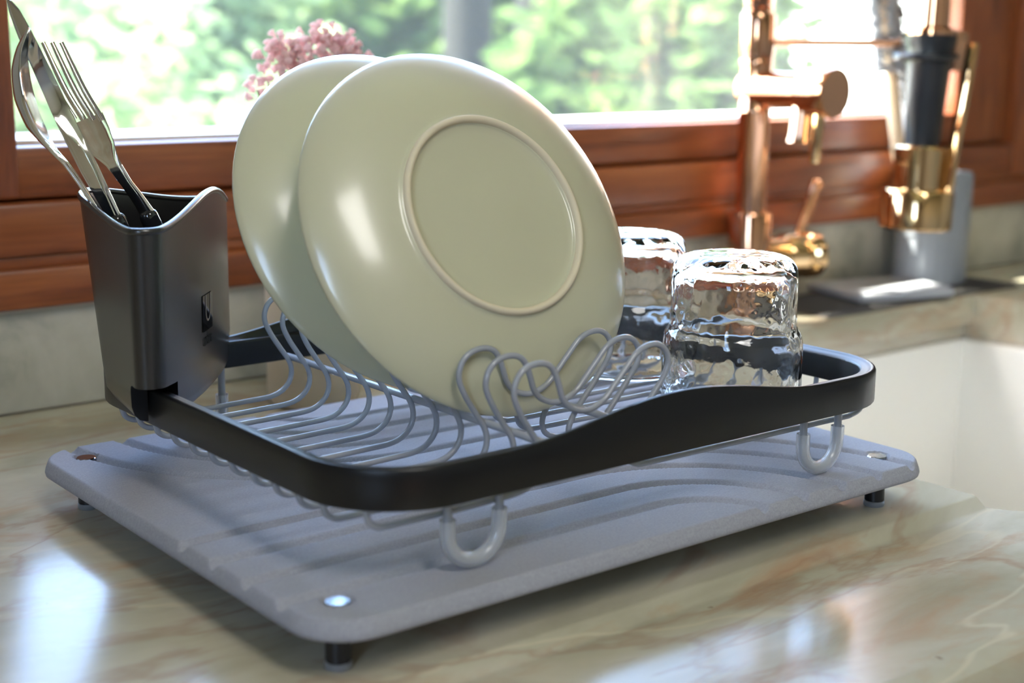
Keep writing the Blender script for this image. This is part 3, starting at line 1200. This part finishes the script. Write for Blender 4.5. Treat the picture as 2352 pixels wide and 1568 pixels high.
# ================================================================== PLATES
def plate(label, c, lean, yawd, sc=1.0135):
    """c: centre of the rim circle, lean backwards from vertical, underside towards the viewer"""
    th_, ph = math.radians(lean), math.radians(yawd)
    nrm = Vector((math.sin(ph) * math.cos(th_), -math.cos(ph) * math.cos(th_), math.sin(th_)))
    T = axis_matrix(c, nrm)
    p_ = tag(empty('plate', c), label, 'plate', 'plates in the dish rack')
    # z measured along the underside normal; rim plane at z = 0
    under = [(0.0968, 0.0), (0.0970, 0.0008), (0.0966, 0.0018), (0.0945, 0.0040), (0.0890, 0.0080), (0.0820, 0.0118), (0.0740, 0.0152), (0.0660, 0.0179),
             (0.0590, 0.0196), (0.0550, 0.0203), (0.0534, 0.0208), (0.0526, 0.0216)]
    well = [(0.0488, 0.0216), (0.0482, 0.0208), (0.0470, 0.0202), (0.0440, 0.0200), (0.0300, 0.0201), (0.0150, 0.0202), (0, 0.0202)]
    upper = [(0, 0.0160), (0.0300, 0.0159), (0.0480, 0.0158), (0.0580, 0.0150), (0.0680, 0.0130), (0.0780, 0.0094), (0.0870, 0.0050), (0.0940, 0.0006), (0.0958, -0.0006), (0.0968, 0.0)]
    under, well, upper = ([(a * sc, b) for a, b in q] for q in (under, well, upper))
    body_ = lathe('body', list(reversed(well)) + list(reversed(under)) + list(reversed(upper))[0:], M['glaze'], None, 96, T, 60)
    put(body_, p_)
    ring = [(0.0527, 0.0214), (0.0525, 0.0230), (0.0518, 0.0240), (0.0508, 0.0244), (0.0498, 0.0240), (0.0490, 0.0230), (0.0487, 0.0214)]
    ring = [(a * sc, b) for a, b in ring]
    put(lathe('foot_ring', ring, M['bisque'], None, 96, T, 60), p_)
    return p_


plate('sage green stoneware plate nearest the camera, unglazed foot ring in full view', (0.1393, 0.0922, 0.1655), 27.4, 0.8)
plate('sage green stoneware plate standing behind the nearer plate', (0.1390, 0.1560, 0.1657), 28.8, 0.8)


# ================================================================== GLASSES
def tumbler(label, x, y, z0, rotz):
    H = 0.0858
    rl, ru = 0.0391, 0.0350
    # upside down: z=0 is the mouth, z=H the base
    outer = [(rl - 0.0010, 0.0), (rl, 0.0012), (rl + 0.0002, 0.008), (rl + 0.0002, 0.030), (rl, 0.0385), (rl - 0.0010, 0.0420), (ru + 0.0010, 0.0446), (ru + 0.0002, 0.0470),
             (ru, 0.053), (ru, 0.066), (ru, 0.0745), (ru - 0.0008, 0.0790), (ru - 0.0032, 0.0828), (ru - 0.0075, 0.0850), (ru - 0.012, 0.0858), (0.012, 0.0856), (0, 0.0855)]
    inner = [(0, 0.0798), (0.012, 0.0799), (ru - 0.0100, 0.0794), (ru - 0.0052, 0.0766), (ru - 0.0034, 0.0715), (ru - 0.0032, 0.053), (ru - 0.0028, 0.0462), (rl - 0.0042, 0.0405),
             (rl - 0.0031, 0.036), (rl - 0.0026, 0.020), (rl - 0.0024, 0.0012)]
    o = lathe('drinking_glass', outer + inner + [outer[0]], M['glass'], None, 72, None, 80)
    o.location = (x, y, z0)
    o.scale = (1, 1, 1.015)
    o.rotation_euler = (0, 0, rotz)
    md_ = o.modifiers.new('sub', 'SUBSURF')
    md_.levels = md_.render_levels = 1
    return tag(o, label, 'glass', 'upturned tumblers in the rack')


tumbler('hammered clear tumbler upside down, nearest the sink, wholly in view', 0.2920, 0.0520, 0.0588, 0.4)
tumbler('hammered clear tumbler upside down, half hidden behind the green plates', 0.3112, 0.1575, 0.0588, 2.1)

# ================================================================== VASE WITH DRIED FLOWERS
vs = lathe('vase', [(0, 0.0), (0.026, 0.0), (0.0315, 0.002), (0.0335, 0.008), (0.0338, 0.05), (0.0335, 0.105), (0.0325, 0.112), (0.0312, 0.112), (0.0315, 0.1), (0.0315, 0.01), (0, 0.008)],
           M['vase'], None, 40, None, 40)
vs.location = (0.2285, 0.4050, 0)
tag(vs, 'pale beige cylindrical vase on the counter behind the plates', 'vase')
heads = [(0.2040, 0.402, 0.2500), (0.2180, 0.406, 0.2560), (0.2300, 0.400, 0.2590), (0.2420, 0.404, 0.2610), (0.2530, 0.398, 0.2570), (0.2640, 0.400, 0.2530), (0.2120, 0.398, 0.2420), (0.1875, 0.402, 0.2270), (0.1965, 0.405, 0.2360)]
for hi, hp in enumerate(heads):
    fl = tag(empty('dried_flower', (0.2285, 0.405, 0.012)), 'sprig of dried pink flowers standing in the beige vase', 'flower', 'dried flower sprigs in the vase')
    b0 = np.array([0.2285 + rng.uniform(-0.012, 0.012), 0.405 + rng.uniform(-0.012, 0.012), 0.012])
    h_ = np.array(hp)
    mid = (b0 + h_) / 2 + np.array([(0.2285 - hp[0]) * 0.25, 0.0, 0.01])
    put(tube('stem', catmull([b0, mid, h_], 6), 0.0008, M['stem'], None, 6), fl)
    vv, ff = [], []
    nb = 30 if hi < 7 else 9
    for q in range(nb):
        sp = np.array([rng.normal(0, 0.0072), rng.normal(0, 0.006), rng.normal(0, 0.0060)])
        c_ = h_ + sp
        dirv = sp + np.array([0, 0, 0.006])
        dirv /= np.linalg.norm(dirv)
        v_, f_ = tube_data([c_ - dirv * 0.003, c_ - dirv * 0.0005, c_ + dirv * 0.0022, c_ + dirv * 0.0030], [0.0006, 0.0015, 0.0031, 0.0014], 6)
        b_ = len(vv)
        vv += v_
        ff += [tuple(i + b_ for i in t) for t in f_]
    bl = link_mesh('blossoms', vv, ff, M['pink'], None, True, 40)
    bl['kind'] = 'stuff'
    put(bl, fl)

# ================================================================== FAUCET
fc = tag(empty('faucet', (0.757, 0.46, 0.0)), 'copper and gold spring faucet with docked spray head and black grip', 'faucet')
FXc, FYc = 0.757, 0.460


def fl_(name, prof_, m, org, d=(0, 0, 1), n=40):
    return put(lathe(name, prof_, m, None, n, axis_matrix(org, d), 35), fc)


fl_('base', [(0, 0), (0.026, 0), (0.026, 0.004), (0.0215, 0.006), (0.0212, 0.099), (0.0200, 0.1015), (0, 0.1015)], M['copper'], (FXc, FYc, 0))
fl_('column', [(0, 0.10), (0.0152, 0.10), (0.0152, 0.196), (0.0158, 0.197), (0.0158, 0.2005), (0.0152, 0.2015), (0.0152, 0.243), (0.0160, 0.244), (0.0160, 0.247), (0.0153, 0.248),
                (0.0165, 0.256), (0.0165, 0.288), (0.0150, 0.2915), (0, 0.2915)], M['copper'], (FXc, FYc, 0))
arch = catmull([(FXc, FYc, 0.285), (FXc, FYc, 0.40), (FXc + 0.001, FYc - 0.001, 0.52), (FXc + 0.018, FYc - 0.014, 0.615), (FXc + 0.062, FYc - 0.048, 0.655),
                (0.884, 0.372, 0.615), (0.8985, 0.3605, 0.52), (0.8985, 0.360, 0.418)], 12)
put(tube('hose', arch, 0.0095, M['grip'], None, 14), fc)
dl = np.concatenate([[0], np.cumsum(np.linalg.norm(np.diff(arch, axis=0), axis=1))])
nt_ = int(dl[-1] / 0.0062)
coil = []
pn = np.array([0.61, 0.79, 0.0])                  # normal of the plane of the arch
for k in range(nt_ * 14):
    d_ = dl[-1] * k / (nt_ * 14)
    c_ = np.array([np.interp(d_, dl, arch[:, q]) for q in range(3)])
    t_ = np.array([np.interp(min(d_ + 0.004, dl[-1]), dl, arch[:, q]) - np.interp(max(d_ - 0.004, 0), dl, arch[:, q]) for q in range(3)])
    t_ /= np.linalg.norm(t_)
    e1_ = pn - t_ * (pn @ t_)
    e1_ /= np.linalg.norm(e1_)
    e2_ = np.cross(t_, e1_)
    a = 2 * math.pi * k / 14
    if d_ > 0.006:
        coil.append(c_ + 0.0125 * (math.cos(a) * e1_ + math.sin(a) * e2_))
put(tube('spring', coil, 0.0026, M['copper'], None, 6), fc)
# horizontal valve with round end
vd = Vector((0.05, -1.0, -0.02)).normalized()
fl_('valve', [(0, -0.012), (0.0165, -0.012), (0.0172, 0.0), (0.0172, 0.055), (0.0178, 0.0565), (0.0178, 0.0585), (0.0205, 0.061), (0.0225, 0.080), (0.0228, 0.0925), (0.0222, 0.0945), (0, 0.0945)],
    M['copper'], (FXc, FYc, 0.2205), vd, 48)
tipp = Vector((FXc, FYc, 0.2205)) + vd * 0.080
fl_('valve_pin', [(0, 0), (0.0055, 0), (0.0055, 0.045), (0.0045, 0.047), (0, 0.047)], M['gold'], tipp + Vector((-0.004, 0, -0.018)), (-0.10, 0, -1))
fl_('valve_stub', [(0, 0), (0.0105, 0), (0.0110, 0.030), (0.0125, 0.038), (0, 0.038)], M['copper'], Vector((FXc, FYc, 0.2205)) + vd * 0.058 + Vector((0, 0, -0.010)), (-0.1, 0, -1))
# side lever low on the body
fl_('side_hub', [(0, 0), (0.0190, 0), (0.0195, 0.03), (0.0225, 0.034), (0.0235, 0.052), (0.0205, 0.056), (0.0205, 0.060), (0.0235, 0.063), (0.0230, 0.074), (0.019, 0.078), (0, 0.078)], M['gold'],
    (FXc + 0.012, FYc, 0.056), (1, -0.15, -0.04), 40)
fl_('side_lever', [(0, 0), (0.0052, 0), (0.0058, 0.03), (0.0060, 0.060), (0.0072, 0.064), (0.0070, 0.070), (0, 0.072)], M['copper'], (0.8210, 0.455, 0.064), (0.42, 0.02, 0.85))
# support arm and dock
HX, HY = 0.8860, 0.3600
put(tube('support_arm', [(FXc + 0.01, FYc - 0.008, 0.2640), (0.82, 0.411, 0.2640), (HX - 0.02, HY + 0.016, 0.2640)], 0.0036, M['copper'], None, 12), fc)
put(tube('dock_ring', [(HX + 0.027 * math.cos(a), HY + 0.027 * math.sin(a), 0.252) for a in np.linspace(0, 2 * math.pi, 33)[:-1]], 0.0036, M['grip'], None, 8, True), fc)
bx_ = box('dock_clip', (HX + 0.022, HY - 0.016, 0.238), (HX + 0.046, HY + 0.014, 0.276), M['copper'], None, 0.003)
put(bx_, fc)
# spray head
sd = Vector((0.040, 0.0, 1)).normalized()
so = Vector((HX - 0.001, HY, 0.0860))
fl_('spray_nozzle', [(0, 0.004), (0.029, 0.003), (0.0335, 0.0), (0.0350, 0.002), (0.0352, 0.036), (0.0335, 0.0385), (0.0255, 0.0395), (0.0255, 0.0785), (0.0235, 0.0805), (0, 0.0805)], M['gold'], so, sd, 48)
fl_('spray_face', [(0, 0.0), (0.028, 0.0), (0.030, 0.0035), (0, 0.0035)], M['grip'], so + Vector((0, 0, -0.001)), sd)
fl_('spray_grip', [(0, 0.080), (0.0165, 0.080), (0.0170, 0.090), (0.0205, 0.155), (0.0218, 0.158), (0.0218, 0.162), (0.0210, 0.165), (0.0238, 0.180), (0.0245, 0.186), (0, 0.186)], M['grip'], so, sd, 40)
fl_('spray_tube', [(0, 0.186), (0.0240, 0.186), (0.0240, 0.191), (0.0160, 0.194), (0.0150, 0.24), (0.0148, 0.34), (0, 0.34)], M['copper'], so, sd, 40)
bm = bmesh.new()
bm_box(bm, (-0.0058, -0.0035, 0), (0.0058, 0.0035, 0.145), 0.0025, 2)
lv = from_bm('spray_lever', bm, M['gold'])
lm = axis_matrix(so + Vector((0.006, -0.0300, 0.036)), (0.155, -0.02, 1))
lv.data.transform(lm)
put(lv, fc)

# ================================================================== BRUSH HOLDER, BRUSHES, SOAP TRAY, MAT
hold = tag(empty('brush_holder', (1.046, 0.452, 0.0)), 'blue-grey ribbed holder for dish brushes by the backsplash', 'brush holder')
nH, rX, rY = 96, 0.051, 0.033
ring_o, vts, fcs = [], [], []
levels = [(0.0045, 0.90), (0.007, 1.0), (0.06, 1.0), (0.062, 1.015), (0.125, 1.015), (0.130, 0.985), (0.130, 0.90), (0.125, 0.88), (0.012, 0.86)]
for z_, s_ in levels:
    for k in range(nH):
        a = 2 * math.pi * k / nH
        rib = 1.0 - (0.018 if (k % 4 < 2 and z_ < 0.061 and s_ >= 0.98) else 0.0)
        zz = z_
        if z_ > 0.1:
            zz = z_ - 0.004 * math.cos(a)
        vts.append((1.046 + rX * s_ * rib * math.cos(a), 0.452 + rY * s_ * rib * math.sin(a), zz))
for l_ in range(len(levels) - 1):
    for k in range(nH):
        k2 = (k + 1) % nH
        fcs.append((l_ * nH + k, l_ * nH + k2, (l_ + 1) * nH + k2, (l_ + 1) * nH + k))
fcs.append(tuple(reversed(range(nH))))
fcs.append(tuple((len(levels) - 1) * nH + k for k in range(nH)))
put(link_mesh('body', vts, fcs, M['holder'], None, True, 30), hold)


def brush(label, base, top, hlen, head_r, bm_mat, handle_mat, nb):
    br_ = tag(empty('dish_brush', base), label, 'brush')
    b_, t_ = np.array(base), np.array(top)
    d_ = (t_ - b_) / np.linalg.norm(t_ - b_)
    hs = t_ - d_ * hlen
    put(tube('handle', catmull([b_, b_ * 0.4 + hs * 0.6, hs], 6), [0.0055] * 6 + [0.0075] * 6 + [0.006], handle_mat, None, 14), br_)
    put(tube('core', [hs - d_ * 0.002, hs + d_ * hlen * 0.5, t_], 0.006, handle_mat, None, 10), br_)
    vv_, ff_ = [], []
    for q in range(nb):
        t = rng.uniform(0, 1)
        a = rng.uniform(0, 2 * math.pi)
        sd_ = np.cross(d_, [0, 1, 0.2])
        sd_ /= np.linalg.norm(sd_)
        od = math.cos(a) * sd_ + math.sin(a) * np.cross(d_, sd_)
        p0 = hs + d_ * hlen * t + od * 0.005
        p1 = hs + d_ * hlen * t + od * head_r * rng.uniform(0.85, 1.05) + d_ * rng.uniform(-0.002, 0.004)
        v_, f_ = tube_data([p0, p1], 0.0007, 4, cap=False)
        i0 = len(vv_)
        vv_ += v_
        ff_ += [tuple(i + i0 for i in t2) for t2 in f_]
    bo = link_mesh('bristles', vv_, ff_, bm_mat, None, False)
    bo['kind'] = 'stuff'
    put(bo, br_)
    return br_


brush('dish brush with grey bristles and pale wooden handle in the holder', (1.016, 0.455, 0.02), (0.934, 0.458, 0.345), 0.112, 0.016, M['bristle'], M['beech'], 1500)
brush('dark bottle brush behind the spray grip, standing in the holder', (1.046, 0.462, 0.02), (0.976, 0.476, 0.345), 0.150, 0.011, M['grip'], M['white'], 900)
st = box('soap_tray', (-0.062, -0.046, 0), (0.062, 0.046, 0.010), M['soap'], None, 0.004)
st.location = (0.944, 0.440, 0.0042)
st.rotation_euler = (0, 0, math.radians(-14))
tag(st, 'flat grey stone soap tray lying in sunlight on the ribbed mat', 'soap tray')
mt = tag(empty('drip_mat', (0.9, 0.44, 0.0)), 'dark grey ribbed silicone mat on the ledge behind the sink', 'mat')
put(box('base', (0.80, 0.392, 0.0), (1.13, 0.490, 0.0025), M['mat'], None, 0.001), mt)
rb = box('rib', (0.805, -0.0016, 0.0025), (1.125, 0.0016, 0.0042), M['mat'], None, 0.0008)
put(rb, mt)
rb.location = (0, 0.398, 0)
for k in range(1, 12):
    c_ = rb.copy()
    COL.objects.link(c_)
    c_.location = (0, 0.398 + 0.0077 * k, 0)

# ================================================================== OUTSIDE
lawn = box('lawn', (-30, -30, -1.6), (40, 45, -1.5), M['grass'])
tag(lawn, 'sunlit green lawn outside the window', 'lawn', None, 'structure')
ev = box('sun_block_eave', (-1.6, 0.64, 1.62), (2.4, 1.118, 1.68), M['wood'])  # unseen eave added so direct sun reaches only the ledge behind the sink
tag(ev, 'unseen wooden eave added above the kitchen window to block the sun', 'eave', None, 'structure')


def foliage(n, c, r, size, seed):
    g = np.random.default_rng(seed)
    vv, ff = [], []
    # leaves gathered in clumps
    nc = max(6, n // 60)
    d = g.normal(size=(nc, 3))
    d /= np.linalg.norm(d, axis=1)[:, None]
    cc = d * (g.random((nc, 1)) ** 0.45)
    for q in range(n):
        k = g.integers(nc)
        p_ = np.array(c) + (cc[k] + g.normal(0, 0.13, 3)) * np.array(r)
        nr = g.normal(size=3)
        nr /= np.linalg.norm(nr)
        a = np.cross(nr, [0.3, 0.2, 1.0])
        a /= np.linalg.norm(a)
        b = np.cross(nr, a)
        s = size * g.uniform(0.6, 1.3)
        i = len(vv)
        vv += [p_ - a * s, p_ + b * s * 0.45 + nr * s * 0.1, p_ + a * s, p_ - b * s * 0.45 + nr * s * 0.1]
        ff.append((i, i + 1, i + 2, i + 3))
    return vv, ff


def tree(name, label, cat, base, h, crown_c, crown_r, n, size, lm, seed, trunk_r=0.1):
    t_ = tag(empty(name, base), label, cat, 'trees and shrubs in the garden')
    b_ = np.array(base, float)
    top = b_ + np.array([0, 0, h])
    put(tube('trunk', catmull([b_, (b_ + top) / 2 + np.array([0.08, 0.05, 0]), top], 5), [trunk_r] * 6 + [trunk_r * 0.6] * 5, M['bark'], None, 8), t_)
    v_, f_ = foliage(n, crown_c, crown_r, size, seed)
    o = link_mesh('foliage', v_, f_, lm, None, False)
    o['kind'] = 'stuff'
    put(o, t_)
    return t_


def az(deg, dist, z):
    a = math.radians(deg)
    return (-0.29 + dist * math.sin(a), -0.48 + dist * math.cos(a), z)


G0 = -1.5
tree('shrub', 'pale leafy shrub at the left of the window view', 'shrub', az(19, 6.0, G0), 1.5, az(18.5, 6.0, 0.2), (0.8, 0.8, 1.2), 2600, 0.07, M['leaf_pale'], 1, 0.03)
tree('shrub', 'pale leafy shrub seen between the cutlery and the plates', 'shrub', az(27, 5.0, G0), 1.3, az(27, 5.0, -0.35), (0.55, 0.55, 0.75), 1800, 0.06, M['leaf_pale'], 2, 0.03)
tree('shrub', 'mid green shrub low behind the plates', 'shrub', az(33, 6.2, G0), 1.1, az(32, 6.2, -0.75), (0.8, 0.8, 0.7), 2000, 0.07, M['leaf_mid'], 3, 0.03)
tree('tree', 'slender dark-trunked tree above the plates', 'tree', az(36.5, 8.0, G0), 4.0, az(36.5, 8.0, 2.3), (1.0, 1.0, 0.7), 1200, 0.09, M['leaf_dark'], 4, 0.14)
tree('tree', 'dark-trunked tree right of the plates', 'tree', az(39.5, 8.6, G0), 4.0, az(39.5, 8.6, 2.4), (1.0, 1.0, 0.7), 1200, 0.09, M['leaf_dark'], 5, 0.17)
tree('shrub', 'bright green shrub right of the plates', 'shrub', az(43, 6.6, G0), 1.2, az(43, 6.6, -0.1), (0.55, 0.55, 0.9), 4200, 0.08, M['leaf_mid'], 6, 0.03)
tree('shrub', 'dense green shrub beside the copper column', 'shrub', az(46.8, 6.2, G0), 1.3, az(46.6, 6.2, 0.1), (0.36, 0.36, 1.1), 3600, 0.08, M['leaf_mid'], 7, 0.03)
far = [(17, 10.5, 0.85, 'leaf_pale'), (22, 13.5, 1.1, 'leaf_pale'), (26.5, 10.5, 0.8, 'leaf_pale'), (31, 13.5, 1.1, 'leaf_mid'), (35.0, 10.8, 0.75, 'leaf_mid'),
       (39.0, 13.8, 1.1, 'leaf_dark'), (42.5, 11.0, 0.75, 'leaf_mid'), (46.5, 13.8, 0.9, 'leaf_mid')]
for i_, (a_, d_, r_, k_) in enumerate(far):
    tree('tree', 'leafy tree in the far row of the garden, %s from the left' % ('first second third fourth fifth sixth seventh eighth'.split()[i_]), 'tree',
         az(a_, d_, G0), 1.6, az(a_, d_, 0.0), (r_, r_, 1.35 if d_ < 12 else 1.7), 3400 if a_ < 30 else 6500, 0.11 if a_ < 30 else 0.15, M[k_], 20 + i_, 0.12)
# unseen crown added above the frame to shade the left of the counter
tree('tree', 'large unseen tree added left of the window to shade the counter', 'tree', (-2.6, 2.4, G0), 3.4, (-2.45, 1.75, 2.9), (1.1, 1.0, 0.8), 8000, 0.10, M['leaf_mid'], 40, 0.16)

house = tag(empty('house', (6.2, 3.0, G0)), 'white rendered house standing in the sun right of the garden', 'house')
put(box('wall', (5.2, 1.2, G0), (8.5, 4.45, 1.9), M['render']), house)
bm = bmesh.new()
extrude_x(bm, [(1.0, 1.9), (4.65, 1.9), (2.8, 3.1)], 5.0, 8.7)
put(from_bm('roof', bm, M['rooftile'], None, False), house)
